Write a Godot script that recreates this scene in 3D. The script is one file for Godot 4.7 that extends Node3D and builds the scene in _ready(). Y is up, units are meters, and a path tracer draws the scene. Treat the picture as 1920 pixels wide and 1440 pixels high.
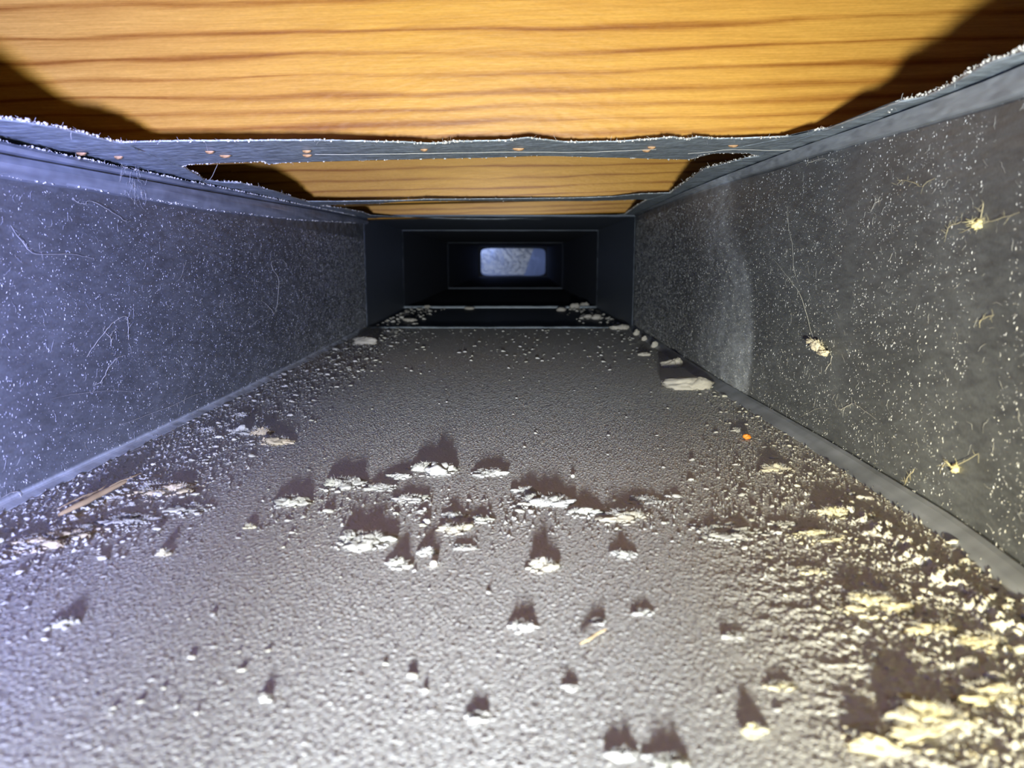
extends Node3D
# The inside of a dusty sheet metal air duct, seen along its length under pine joists. 1 unit = 1 m; the duct runs along -Z and D = -z is the distance down the duct.

class Buf:
	var v := PackedVector3Array()
	var n := PackedVector3Array()
	var uv := PackedVector2Array()
	var c := PackedColorArray()
	var i := PackedInt32Array()

	func tri(a: Vector3, b: Vector3, d: Vector3, col := Color.WHITE) -> void:   # counter-clockwise seen from outside
		var nn := (b - a).cross(d - a).normalized()
		var k := v.size()
		for p in [a, b, d]:
			v.push_back(p); n.push_back(nn); uv.push_back(Vector2(p.x, p.z)); c.push_back(col)
		i.append_array(PackedInt32Array([k, k + 2, k + 1]))

	func quad(a: Vector3, b: Vector3, d: Vector3, e: Vector3, col := Color.WHITE) -> void:
		var nn := (d - a).cross(e - b).normalized()
		var k := v.size()
		for p in [a, b, d, e]:
			v.push_back(p); n.push_back(nn); c.push_back(col)
		for t in [Vector2(0, 0), Vector2(1, 0), Vector2(1, 1), Vector2(0, 1)]:
			uv.push_back(t)
		i.append_array(PackedInt32Array([k, k + 2, k + 1, k, k + 3, k + 2]))

	func grid(p: PackedVector3Array, nu: int, nv: int, t: PackedVector2Array, col: Color, flip := false, wrap_u := false) -> void:   # p[iu * nv + iv], smooth; normal = du x dv
		var k := v.size()
		for a in nu:
			for b in nv:
				var a0 := a - 1 if a > 0 else (nu - 2 if wrap_u else 0)
				var a1 := a + 1 if a < nu - 1 else (1 if wrap_u else nu - 1)
				var b0 := maxi(b - 1, 0)
				var b1 := mini(b + 1, nv - 1)
				var nn := (p[a1 * nv + b] - p[a0 * nv + b]).cross(p[a * nv + b1] - p[a * nv + b0])
				if nn.length_squared() < 1e-24:
					nn = Vector3.UP
				n.push_back(-nn.normalized() if flip else nn.normalized())
				c.push_back(col)
		v.append_array(p)
		uv.append_array(t)
		var idx := PackedInt32Array()
		idx.resize((nu - 1) * (nv - 1) * 6)
		var w := 0
		for a in nu - 1:
			for b in nv - 1:
				var q := k + a * nv + b
				var q1 := q + nv
				idx[w] = q
				idx[w + 3] = q
				if flip:
					idx[w + 1] = q1; idx[w + 2] = q1 + 1; idx[w + 4] = q1 + 1; idx[w + 5] = q + 1
				else:
					idx[w + 1] = q1 + 1; idx[w + 2] = q1; idx[w + 4] = q + 1; idx[w + 5] = q1 + 1
				w += 6
		i.append_array(idx)

	func prism(bottom: Array, top: Array, col := Color.WHITE) -> void:   # two rings of equal size, bottom ring clockwise seen from the top
		var m := bottom.size()
		for k in m:
			var j := (k + 1) % m
			quad(bottom[j], bottom[k], top[k], top[j], col)
		if m == 4:
			quad(top[0], top[3], top[2], top[1], col)
			quad(bottom[0], bottom[1], bottom[2], bottom[3], col)

	func mesh(m: Material) -> ArrayMesh:
		var a := []
		a.resize(Mesh.ARRAY_MAX)
		a[Mesh.ARRAY_VERTEX] = v
		a[Mesh.ARRAY_NORMAL] = n
		a[Mesh.ARRAY_TEX_UV] = uv
		a[Mesh.ARRAY_COLOR] = c
		a[Mesh.ARRAY_INDEX] = i
		var out := ArrayMesh.new()
		out.add_surface_from_arrays(Mesh.PRIMITIVE_TRIANGLES, a)
		out.surface_set_material(0, m)
		return out

var rng := RandomNumberGenerator.new()
var noise := FastNoiseLite.new()
var M := {}

# ------------------------------------------------------------------ naming
func part(called: String, mesh: Mesh, parent: Node3D) -> MeshInstance3D:
	var o := MeshInstance3D.new()
	o.name = called
	o.mesh = mesh
	parent.add_child(o, true)
	return o

var used := {}
func numbered(called: String) -> String:
	used[called] = used.get(called, -1) + 1
	return called if used[called] == 0 else "%s_%03d" % [called, used[called]]

func tag(o: Node3D, label: String, category := "", group := "", kind := "") -> void:
	if label: o.set_meta("label", label)
	if category: o.set_meta("category", category)
	if group: o.set_meta("group", group)
	if kind: o.set_meta("kind", kind)

func thing(called: String, label: String, category: String, at := Vector3.ZERO, group := "", kind := "") -> Node3D:
	var o := Node3D.new()
	o.name = numbered(called)
	o.position = at
	add_child(o, true)
	tag(o, label, category, group, kind)
	return o

func struct(called: String, label: String, category: String) -> Node3D:
	var o := Node3D.new()
	o.name = called
	add_child(o, true)
	tag(o, label, category, "", "structure")
	return o

# ------------------------------------------------------------------ the shape of the duct
func table(x: float, xs: Array, ys: Array) -> float:
	if x <= xs[0]: return ys[0]
	for k in range(1, xs.size()):
		if x <= xs[k]:
			return lerpf(ys[k - 1], ys[k], (x - xs[k - 1]) / (xs[k] - xs[k - 1]))
	return ys[-1]

func left_x(D: float) -> float:
	return table(D, [.2, .36, .5, .7, .92, 1.4], [-.258, -.2565, -.254, -.2525, -.254, -.262])

func right_x(D: float) -> float:
	return table(D, [.2, .25, .33, .48, .72, .97, 1.4], [.196, .2, .211, .216, .216, .224, .238])

func top_y(x: float, D: float) -> float:      # underside of the cut top sheet; it sags on the left and rises to the right
	var l := table(D, [.36, .5, .7, .92, 1.4], [.1870, .1880, .190, .194, .2035])
	var r := table(D, [.3, .42, .5, .57, .7, .95, 1.4], [.2030, .2042, .2062, .2075, .209, .2112, .2105])
	var m := table(D, [.5, 1.4], [.2, .2055])
	var t := clampf((x - left_x(D)) / (right_x(D) - left_x(D)), -.3, 1.3)
	return l * (1 - t) * (1 - 2 * t) + m * 4 * t * (1 - t) + r * t * (2 * t - 1)

func pts(a: Array) -> Array:                  # triples of x, y, D in tenths of a millimetre
	var out := []
	for k in range(0, a.size(), 3):
		out.append(Vector3(a[k], a[k + 1], -a[k + 2]) * 1e-4)
	return out

func resample(p: Array, n: int) -> Array:
	var len := [0.0]
	for k in range(1, p.size()):
		len.append(len[-1] + (p[k] as Vector3).distance_to(p[k - 1]))
	var out := []
	var k := 1
	for j in n:
		var s: float = len[-1] * j / (n - 1)
		while k < p.size() - 1 and len[k] < s:
			k += 1
		out.append((p[k - 1] as Vector3).lerp(p[k], clampf((s - len[k - 1]) / maxf(len[k] - len[k - 1], 1e-9), 0, 1)))
	return out

# ------------------------------------------------------------------ shape helpers
func tube(b: Buf, p: Array, r: float, sides := 4, col := Color.WHITE, taper := 0.5) -> void:
	var ring := PackedVector3Array()
	var t := PackedVector2Array()
	var m := p.size()
	for k in m:
		var dir := ((p[mini(k + 1, m - 1)] as Vector3) - (p[maxi(k - 1, 0)] as Vector3)).normalized()
		var s := dir.cross(Vector3(.31, .9, .2)).normalized()
		var u := s.cross(dir)
		var rr := r * (1.0 - taper * pow(absf(2.0 * k / (m - 1) - 1.0), 3.0))
		for q in sides + 1:
			var a := TAU * q / sides
			ring.push_back((p[k] as Vector3) + (s * cos(a) + u * sin(a)) * rr)
			t.push_back(Vector2(float(k) / m, float(q) / sides))
	b.grid(ring, m, sides + 1, t, col)

func smooth_path(p: Array, per := 4, wobble := 0.0) -> Array:
	var c := Curve3D.new()
	for k in p.size():
		var tan: Vector3 = (p[mini(k + 1, p.size() - 1)] - p[maxi(k - 1, 0)]) / 6.0
		c.add_point(p[k], -tan, tan)
	var out := []
	var total := (p.size() - 1) * per
	for k in total + 1:
		var q := c.samplef(float(k) / per)
		if wobble > 0:
			q += Vector3(rng.randf_range(-1, 1), rng.randf_range(-1, 1), rng.randf_range(-1, 1)) * wobble
		out.append(q)
	return out

func blob(b: Buf, at: Vector3, size: Vector3, rough: float, fine: float, col: Color, nu := 22, nv := 14, scale := 1.0) -> void:   # a lumpy ball; its lower part sinks into what carries it
	var p := PackedVector3Array()
	var t := PackedVector2Array()
	var off := Vector3(rng.randf(), rng.randf(), rng.randf()) * 400.0
	for a in nu + 1:
		for q in nv + 1:
			var th := TAU * (a % nu) / nu
			var ph := PI * q / nv
			var d := Vector3(sin(ph) * cos(th), cos(ph), sin(ph) * sin(th))
			var w := 1.0 + rough * noise.get_noise_3dv(d * 55.0 * scale + off) * 2.0 + fine * noise.get_noise_3dv(d * 190.0 * scale + off * 1.7) * 2.0
			p.push_back(at + d * w * size)
			t.push_back(Vector2(float(a) / nu, float(q) / nv))
	b.grid(p, nu + 1, nv + 1, t, col, false, true)

func hairs(b: Buf, at: Vector3, size: Vector3, count: int, length: float, r: float, col: Color) -> void:
	for k in count:
		var th := rng.randf() * TAU
		var d := Vector3(cos(th), rng.randf_range(.05, 1.1), sin(th)).normalized()
		var q := at + d * size * rng.randf_range(.75, 1.0)
		var dir := (d + Vector3(rng.randf_range(-.8, .8), rng.randf_range(-.3, .8), rng.randf_range(-.8, .8))).normalized()
		var bend := Vector3(rng.randf_range(-1, 1), rng.randf_range(-1, .3), rng.randf_range(-1, 1)) * .5
		var l := length * rng.randf_range(.4, 1.2)
		tube(b, [q, q + dir * l * .5, q + (dir + bend) * l], r, 3, col, .4)

func slab(b: Buf, a: Vector3, c: Vector3, d: Vector3, e: Vector3, out: Vector3) -> void:   # inner face a, c, d, e counter-clockwise seen from inside; thickness vector out
	b.quad(a, c, d, e)
	b.quad(e + out, d + out, c + out, a + out)
	b.quad(c, a, a + out, c + out); b.quad(d, c, c + out, d + out); b.quad(e, d, d + out, e + out); b.quad(a, e, e + out, a + out)

func sweep(b: Buf, profile: Callable, Ds: Array) -> void:   # profile(D) -> closed loop of points; every fold stays crisp
	var loops := []
	for D in Ds:
		loops.append(profile.call(D))
	var m: int = loops[0].size()
	for s in m:
		var p := PackedVector3Array()
		var t := PackedVector2Array()
		for k in loops.size():
			for j in [s, (s + 1) % m]:
				var q: Vector3 = loops[k][j]
				p.push_back(q)
				t.push_back(Vector2((-q.z - .15) / 1.3, 1.0 - q.y / .215))
		b.grid(p, loops.size(), 2, t, Color.WHITE)

func ribbon(b: Buf, near_edge: Array, far_edge: Array, n: int, thick: float, jag_near: float, jag_far: float, lift := 0.0, flip := false) -> void:   # a strip of sheet metal between two torn edges
	var A := resample(near_edge, n)
	var B := resample(far_edge, n)
	var rows := []
	for k in n:
		var dir: Vector3 = ((B[k] as Vector3) - A[k]).normalized()
		var s := k * 1.7
		var ja := (noise.get_noise_2d(s * 6.0, 3.1) + .6 * noise.get_noise_2d(s * 17.0, 9.1)) * jag_near
		var jb := (noise.get_noise_2d(s * 6.0, 43.1) + .6 * noise.get_noise_2d(s * 17.0, 49.1)) * jag_far
		var a: Vector3 = A[k] + dir * ja + Vector3(0, lift, 0)
		var c: Vector3 = B[k] + dir * jb + Vector3(0, lift, 0)
		var up := Vector3(0, thick, 0)
		var row := [a]
		for q in [.25, .5, .75]:
			var x := a.lerp(c, q)
			row.append(x + Vector3(0, noise.get_noise_2d(x.x * 900, x.z * 2600) * .0012, 0))
		row.append(c)
		row.append(c + up)
		row.append(a + up)
		rows.append(row)
	var m: int = rows[0].size()
	for s in m:
		var p := PackedVector3Array()
		var t := PackedVector2Array()
		for k in n:
			for j in [s, (s + 1) % m]:
				p.push_back(rows[k][j])
				t.push_back(Vector2(rows[k][j].x * 4.0, rows[k][j].z * 4.0))
		b.grid(p, n, 2, t, Color.WHITE, flip)

func scatter(called: String, parent: Node3D, mesh: Mesh, places: Array, colors: Array) -> MultiMeshInstance3D:
	var mm := MultiMesh.new()
	mm.transform_format = MultiMesh.TRANSFORM_3D
	mm.use_colors = true
	mm.mesh = mesh
	mm.instance_count = places.size()
	for k in places.size():
		mm.set_instance_transform(k, places[k])
		mm.set_instance_color(k, colors[k])
	var o := MultiMeshInstance3D.new()
	o.name = called
	o.multimesh = mm
	o.set_meta("kind", "stuff")
	parent.add_child(o, true)
	return o

# ------------------------------------------------------------------ materials
func mat(albedo: Color, rough := .8, metal := 0.0) -> StandardMaterial3D:
	var m := StandardMaterial3D.new()
	m.albedo_color = albedo
	m.roughness = rough
	m.metallic = metal
	return m

func image_of(w: int, h: int, f: Callable) -> ImageTexture:
	var bytes := PackedByteArray()
	bytes.resize(w * h * 3)
	var k := 0
	for y in h:
		for x in w:
			var c: Color = f.call(x, y)
			bytes[k] = clampi(int(c.r * 255), 0, 255)
			bytes[k + 1] = clampi(int(c.g * 255), 0, 255)
			bytes[k + 2] = clampi(int(c.b * 255), 0, 255)
			k += 3
	return ImageTexture.create_from_image(Image.create_from_data(w, h, false, Image.FORMAT_RGB8, bytes))

func noise_tex(freq: float, size: int, as_normal := false, bump := 4.0, kind := FastNoiseLite.TYPE_SIMPLEX_SMOOTH, octaves := 3) -> NoiseTexture2D:
	var f := FastNoiseLite.new()
	f.seed = 11
	f.noise_type = kind
	f.frequency = freq
	f.fractal_octaves = octaves
	var t := NoiseTexture2D.new()
	t.width = size
	t.height = size
	t.seamless = true
	t.noise = f
	t.as_normal_map = as_normal
	t.bump_strength = bump
	return t

func zinc_tex() -> ImageTexture:              # handled sheet metal: faint streaks along the strip, pale scratches
	var f := FastNoiseLite.new()
	f.seed = 31
	f.frequency = 1.0
	f.fractal_octaves = 3
	var g := RandomNumberGenerator.new()
	g.seed = 3
	var tex := image_of(1024, 256, func(x: int, y: int) -> Color:
		var s := .84 + .16 * f.get_noise_2d(x * .012, y * .11) + .10 * f.get_noise_2d(x * .06, y * .05)
		return Color(s, s, s))
	var im := tex.get_image()
	for k in 70:
		var x := g.randi_range(0, 1000)
		var y := g.randi_range(1, 254)
		var l := g.randi_range(5, 60)
		for j in l:
			if x + j < 1024: im.set_pixel(x + j, clampi(y + int(j * g.randf_range(-.02, .02)), 0, 255), Color(1, 1, 1))
	return ImageTexture.create_from_image(im)

func grain_tex() -> ImageTexture:             # a relief of small crumbs, as a normal map
	var n := 1024
	var im := Image.create(n, n, false, Image.FORMAT_RGB8)
	var h := PackedFloat32Array()
	h.resize(n * n)
	var g := RandomNumberGenerator.new()
	g.seed = 9
	for k in 9000:
		var r := 2.2 + 7.0 * pow(g.randf(), 2.5)
		if k % 150 == 0: r = g.randf_range(12.0, 20.0)
		var tall := r * g.randf_range(.3, 1.0)
		var cx := g.randf() * n
		var cy := g.randf() * n
		var e := g.randf_range(.7, 1.5)
		for y in range(int(cy - r), int(cy + r) + 1):
			for x in range(int(cx - r * e), int(cx + r * e) + 1):
				var d := (x - cx) * (x - cx) / (r * r * e * e) + (y - cy) * (y - cy) / (r * r)
				if d < 1.0:
					var q := posmod(y, n) * n + posmod(x, n)
					h[q] = maxf(h[q], minf(tall, 7.0) * (1.0 - d) + h[q] * .35)
	for y in n:
		for x in n:
			var v := clampf(h[y * n + x] / 16.0 + g.randf_range(-.025, .025), 0, 1)
			im.set_pixel(x, y, Color(v, v, v))
	im.bump_map_to_normal_map(GRAIN)
	return ImageTexture.create_from_image(im)

const GRAIN := 11.0
const RINGS := [.002, .0095, .019, .0285, .039, .052, .067, .083, .102, .123, .146, .172, .2, .231, .264]

func wood_texture(w: int, h: int, width: float, height: float, shift: float) -> ImageTexture:
	var wob := FastNoiseLite.new()
	wob.seed = 5
	wob.frequency = 1.0
	wob.fractal_octaves = 2
	var light := Color(.815, .61, .27)
	var dark := Color(.58, .36, .12)
	var rings := PackedFloat32Array()
	for r in RINGS:
		rings.push_back(r)
	var last := rings.size()
	return image_of(w, h, func(px: int, py: int) -> Color:
		var x := width * px / w + shift
		var y := height * (1.0 - float(py) / h)
		var yy := y + wob.get_noise_2d(x * 2.2, y * 9.0) * .0055 + wob.get_noise_2d(x * 8.0, y * 30.0) * .0016
		var k := 0
		while k < last - 2 and rings[k + 1] < yy:
			k += 1
		var lo := rings[k]
		var hi := rings[k + 1]
		var gap := hi - lo
		var t := (yy - lo) / gap
		var edge := 1.0 - clampf(absf(t - .5) * 2.0, 0.0, 1.0)
		var nearest := minf(absf(yy - lo), absf(yy - hi))
		var strong := .34 + .5 * wob.get_noise_2d(x * 3.0, (lo if t < .5 else hi) * 900.0)
		var wide := .0007 + .0019 * clampf(.5 + wob.get_noise_2d(x * 5.0 + 9.0, (lo if t < .5 else hi) * 700.0), 0, 1)
		var late := clampf(exp(-nearest * nearest / (wide * wide)) * (strong + .25), 0, 1)
		late = clampf(late + .16 * (1.0 - edge) * clampf(wob.get_noise_2d(x * 14.0, y * 800.0) * 2.0 + .4, 0, 1), 0, 1)
		var up := hi - yy
		late = clampf(late + .30 * exp(-up / .0045) * (strong + .2) + .12 * wob.get_noise_2d(x * 4.0, y * 60.0), 0, 1)
		var streak := wob.get_noise_2d(x * 18.0, y * 2200.0) * .05 + wob.get_noise_2d(x * 160.0, y * 900.0) * .025
		var c := light.lerp(dark, late)
		return Color(c.r + streak, c.g + streak * .9, c.b + streak * .6))

func wall_texture(seedling: int, right: bool) -> ImageTexture:
	var f := FastNoiseLite.new()
	f.seed = seedling
	f.frequency = 1.0
	f.fractal_octaves = 3
	return image_of(1536, 320, func(px: int, py: int) -> Color:
		var D := .15 + 1.3 * px / 1536.0
		var y := .215 * (1.0 - py / 320.0)
		var base := (.395 if right else .42) + .05 * f.get_noise_2d(D * 9.0, y * 14.0)
		var grit := f.get_noise_2d(D * 420.0, y * 420.0)
		base += .05 * grit
		# dust caught in upright streaks towards the joint
		var far := smoothstep(.75, 1.25, D)
		var st := clampf(f.get_noise_2d(D * 130.0, y * 45.0) * 1.6 + .1, 0, 1) * clampf(f.get_noise_2d(D * 600.0, y * 160.0) * 2.0 + .4, 0, 1)
		base += far * st * .5
		if right:
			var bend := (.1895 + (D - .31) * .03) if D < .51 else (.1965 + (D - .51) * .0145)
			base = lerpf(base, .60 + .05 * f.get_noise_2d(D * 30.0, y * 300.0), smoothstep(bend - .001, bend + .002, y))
			# a coat of dust with one sharp edge
			var lift := smoothstep(.10, .17, y)
			var e := smoothstep(.652 - .01 * sin(y * 30.0) + .03 * lift, .672 - .01 * sin(y * 30.0) + .11 * lift, D)
			var diag := .80 + .55 * absf(y - .085) - .02
			var fall := 1.0 - smoothstep(diag - .12, diag + .16, D)
			var low := 1.0 - smoothstep(.03, .12, y) * .45 + smoothstep(.11, .16, y) * .3
			base += e * fall * low * (.30 + .10 * f.get_noise_2d(D * 30.0, y * 30.0) + .12 * grit)
		else:
			base += (1.0 - smoothstep(.0, .05, y)) * .04 + (1.0 - smoothstep(.004, .006, y)) * .3
		return Color(base * .97, base, base * 1.03))

func make_materials() -> void:
	var relief := noise_tex(.05, 512, true, 3.0)
	M.wood = mat(Color.WHITE, .42)
	M.wood.metallic_specular = .3
	M.wood.albedo_texture = wood_texture(1536, 420, 1.0, .26, 0.0)
	M.wood.clearcoat_enabled = true
	M.wood.clearcoat = .18
	M.wood.clearcoat_roughness = .36
	M.wood.normal_enabled = true
	M.wood.normal_texture = noise_tex(.12, 512, true, 2.0)
	M.wood.normal_scale = .14
	M.wood_rear = M.wood
	M.board = mat(Color(.62, .45, .26), .8)
	M.wall_left = mat(Color.WHITE, .5, .15)
	M.wall_left.albedo_texture = wall_texture(3, false)
	M.wall_right = mat(Color.WHITE, .5, .15)
	M.wall_right.albedo_texture = wall_texture(8, true)
	for k in ["wall_left", "wall_right"]:
		M[k].normal_enabled = true
		M[k].normal_texture = relief
		M[k].normal_scale = .25
		M[k].texture_repeat = true
	M.zinc = mat(Color(.72, .765, .80), .5, .12)
	M.zinc.normal_enabled = true
	M.zinc.normal_texture = relief
	M.zinc.normal_scale = .35
	M.zinc.albedo_texture = zinc_tex()
	M.rail = mat(Color(.70, .73, .78), .42, .2)
	M.rail.albedo_texture = M.zinc.albedo_texture
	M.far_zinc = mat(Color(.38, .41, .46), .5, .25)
	M.shaded_zinc = mat(Color(.25, .27, .32), .75, .1)  # same sheet metal, with the gloom of the deep duct put into its colour
	M.bright_zinc = mat(Color(.74, .76, .80), .34, .35)
	M.bright_zinc.normal_enabled = true
	M.bright_zinc.normal_texture = noise_tex(.02, 256, true, 6.0)
	M.bright_zinc.normal_scale = .5
	M.dust = mat(Color.WHITE, 1.0)
	M.dust.vertex_color_use_as_albedo = true
	M.dust.metallic_specular = .2
	M.floor_dust = mat(Color.WHITE, 1.0)
	M.floor_dust.vertex_color_use_as_albedo = true
	M.floor_dust.metallic_specular = .15
	M.floor_dust.heightmap_enabled = false
	M.floor_dust.normal_enabled = true
	M.floor_dust.normal_texture = grain_tex()
	M.floor_dust.normal_scale = 1.0
	M.floor_dust.uv1_scale = Vector3(3.2, 3.2, 1)
	M.hair = mat(Color(.90, .89, .86), .7)
	M.hair.vertex_color_use_as_albedo = true
	M.pellet = mat(Color(.93, .91, .85), .45)
	M.orange = mat(Color(.85, .50, .16), .5)
	M.straw = mat(Color(.70, .61, .47), .8)
	M.slit = mat(Color(.74, .58, .42), .5, .1)

# ------------------------------------------------------------------ measured outlines (x, height, distance down the duct, tenths of a millimetre)
const CUT1 := [-2372, 1884, 3456, -2326, 1888, 3597, -2269, 1892, 3701, -2230, 1895, 3847, -2196, 1898, 4068, -2196, 1899, 4280, -2167, 1901, 4407, -2089, 1906, 4420, -1893, 1918, 4460, -1652, 1932, 4550, -1364, 1948, 4629, -1128, 1960, 4704, -860, 1972, 4825, -642, 1982, 4929, -515, 1987, 5008, -396, 1992, 5018, -340, 1994, 4967, -239, 1998, 4992, 1, 2007, 5007, 136, 2012, 4931, 207, 2015, 5011, 392, 2022, 5168, 574, 2028, 5208, 755, 2034, 5221, 891, 2037, 5176, 992, 2040, 5147, 1087, 2042, 5094, 1201, 2046, 5207, 1270, 2047, 5124, 1438, 2052, 5222, 1686, 2057, 5209, 1856, 2060, 5183, 1939, 2061, 5121, 1952, 2057, 4893, 2018, 2056, 4811, 2075, 2053, 4647, 2109, 2048, 4454, 2081, 2044, 4274, 1986, 2039, 3923, 2050, 2039, 3845, 2046, 2037, 3699, 2004, 2035, 3459, 1956, 2034, 3268, 1955, 2032, 3130, 1967, 2031, 2995, 1966, 2031, 2823]
const BACK1 := [-2283, 1900, 5454, -2196, 1904, 5372, -2039, 1913, 5387, -1796, 1927, 5437, -1707, 1932, 5417, -1715, 1933, 5597, -1605, 1938, 5552, -1495, 1944, 5568, -1201, 1959, 5625, -972, 1970, 5651, -746, 1981, 5702, -512, 1991, 5722, -199, 2004, 5792, 41, 2014, 5804, 200, 2020, 5789, 406, 2028, 5876, 707, 2039, 6017, 972, 2048, 6116, 1207, 2056, 6239, 1490, 2065, 6338, 1532, 2066, 6244, 1519, 2064, 6076, 1573, 2064, 5992, 1694, 2067, 5985, 1870, 2072, 6017, 2034, 2078, 6209]
const RL2 := [-2283, 1900, 5454, -2361, 1899, 5903, -2462, 1897, 6299, -2389, 1903, 6525, -2291, 1909, 6630, -2275, 1914, 6996, -2275, 1924, 7637, -2334, 1934, 8372, -2375, 1946, 9195]
const RR2 := [2034, 2078, 6209, 1959, 2077, 6296, 1897, 2080, 6686, 1814, 2081, 7077, 1880, 2088, 7744, 1961, 2096, 8555, 2062, 2105, 9411, 2100, 2106, 9859]
const FRONT2 := [-2375, 1946, 9195, -2024, 1962, 9400, -1650, 1976, 9499, -1266, 1990, 9596, -994, 1999, 9539, -607, 2014, 9721, 1, 2035, 9900, 632, 2056, 10078, 1062, 2071, 10166, 1412, 2082, 10138, 1716, 2093, 9861, 1923, 2100, 9866, 2100, 2106, 9859]
const BACK2 := [-2429, 1959, 9985, -2249, 1964, 9958, -2009, 1972, 9967, -1736, 1980, 9992, -1292, 1992, 9783, -692, 2013, 9967, 1, 2037, 10271, 737, 2061, 10575, 1122, 2073, 10729, 1503, 2085, 10786, 1792, 2094, 10717, 1994, 2101, 10796]
const RL3 := [-2429, 1959, 9985, -2313, 1976, 10727, -2263, 2001, 12040, -2347, 2021, 13209]
const RR3 := [1994, 2101, 10796, 2034, 2100, 11902, 2134, 2100, 13282, 2201, 2100, 14184]
const FRONT3 := [-2347, 2021, 13209, -1849, 2037, 13956, -1018, 2044, 14596, -208, 2054, 14946, 517, 2065, 14774, 1335, 2080, 14688, 1828, 2091, 14529, 2201, 2100, 14184]
const THREAD := [-1268, 1953, 5126, -903, 1971, 5254, -477, 1990, 5338, 38, 2011, 5433, 576, 2031, 5570, 1070, 2046, 5542]
const THREAD2 := [1368, 2057, 5830, 1513, 2061, 5771, 1605, 2062, 5673, 1770, 2067, 5703, 1990, 2072, 5767, 2178, 2076, 5737]
const SLITS := [[-2664, 1869, 4509], [-2520, 1879, 4605], [-2411, 1887, 4823], [-1848, 1921, 4834], [-1826, 1923, 5034], [-1292, 1951, 5018], [-1338, 1950, 5204], [-552, 1986, 5188], [82, 2012, 5340], [1027, 2044, 5479], [1020, 2046, 5643], [1613, 2060, 5507]]
const FIBRES := [
	["L", [-2548, 1608, 4527, -2548, 1583, 4555, -2547, 1582, 4626, -2546, 1599, 4651, -2545, 1604, 4708, -2544, 1576, 4804, -2541, 1537, 4972, -2539, 1501, 5073, -2539, 1505, 5136], "looped white fibre high on the left wall under the folded rail"],
	["L", [-2549, 666, 4512, -2547, 741, 4598, -2545, 809, 4716, -2543, 854, 4817, -2541, 881, 4965, -2540, 815, 5002, -2540, 723, 4987], "bent white cobweb strand like an open triangle in the middle of the left wall"],
	["L", [-2548, 483, 4545, -2547, 507, 4625, -2545, 577, 4722, -2543, 622, 4850, -2541, 625, 4944], "short ragged cobweb strand below the triangle shaped strand"],
	["L", [-2545, 809, 4716, -2544, 748, 4787, -2544, 702, 4767], "short side strand hanging inside the triangle shaped strand"],
	["L", [-2533, 673, 8165, -2534, 794, 8264, -2534, 1043, 8327, -2533, 1155, 8153, -2533, 1234, 8129, -2535, 1258, 8484, -2537, 1192, 8703, -2536, 1127, 8544], "tall hooked fibre with a small loop on top, far part of the left wall"],
	["L", [-2556, 481, 4123, -2552, 467, 4353, -2546, 434, 4656, -2539, 338, 5165], "long faint straight strand low on the left wall"],
	["L", [-2543, 176, 4825, -2539, 176, 5138, -2535, 167, 5622, -2533, 178, 5902, -2530, 148, 6327], "long wavy strand just above the left wall lip"],
	["L", [-2527, 591, 7317, -2529, 660, 7638, -2532, 678, 8090, -2530, 826, 7787, -2528, 852, 7489], "branching web strand at the foot of the tall hooked fibre"],
	["L", [-2564, 55, 3651, -2562, 56, 3764, -2561, -58, 3818], "cobweb strand at the lower left wall corner"],
	["L", [-2559, 1424, 3944, -2557, 1329, 4020, -2556, 1280, 4108, -2550, 1280, 4437, -2546, 1259, 4664], "strand with knots of dust in the upper left of the left wall"],
	["L", [-2533, 1207, 5952, -2534, 1118, 5843, -2535, 1081, 5718], "fine slanted strand below the tall hooked fibre"],
	["R", [2160, 1253, 6092, 2160, 1119, 5748, 2160, 1027, 5523, 2160, 935, 5408, 2160, 791, 5289, 2160, 689, 5180], "long hanging thread that holds the tan lint on the right wall"],
	["R", [2160, 644, 4929, 2160, 594, 4896, 2160, 543, 4929, 2160, 510, 4958], "curled white tail below the tan lint on the right wall"],
	["R", [2160, 300, 4800, 2156, 304, 4690, 2151, 368, 4540, 2148, 373, 4427, 2139, 344, 4176], "white forked fibre low on the right wall above the flange"],
	["R", [2160, 108, 5374, 2160, 227, 5060, 2160, 282, 4854], "faint curved fibre left of the white forked fibre"],
	["R", [2140, 1652, 4194, 2137, 1668, 4108, 2133, 1649, 4003, 2131, 1617, 3917, 2128, 1633, 3842, 2125, 1645, 3765], "yellowish wavy fibre high on the right wall"],
	["R", [2118, 1370, 3542, 2113, 1400, 3387, 2104, 1412, 3258, 2076, 1434, 3054], "long strand running through the yellow knot on the right wall"],
	["R", [2113, 1400, 3387, 2112, 1449, 3364, 2112, 1499, 3357], "short strand rising from the yellow knot on the right wall"],
	["R", [2122, 1372, 3651, 2120, 1404, 3592, 2117, 1421, 3524], "short yellowish strand left of the yellow knot"],
	["R", [2111, 957, 3327, 2106, 990, 3272, 2092, 1014, 3167], "bent yellow fibre near the right picture edge on the right wall"],
	["R", [2160, 1660, 5857, 2160, 1520, 5791, 2160, 1379, 5704, 2160, 1201, 5633, 2160, 1084, 5552], "long upright faint thread on the right wall above the tan lint"],
	["R", [2150, 1531, 4491, 2147, 1569, 4422, 2145, 1584, 4345], "short curved fibre between the wavy fibre and the upright thread"],
	["R", [2128, 66, 3831, 2126, 115, 3794, 2124, 181, 3717], "short upright yellowish fibre low on the right wall"],
	["R", [2160, 1926, 5290, 2160, 1932, 5473, 2160, 1931, 5247, 2160, 1890, 5114, 2160, 1881, 4992], "small branched cobweb strand on the top fold of the right wall"],
	["R", [2117, 240, 3508, 2115, 289, 3446, 2113, 290, 3378, 2095, 404, 3189], "yellowish dusty strand low on the right wall near its near end"],
]
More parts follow.
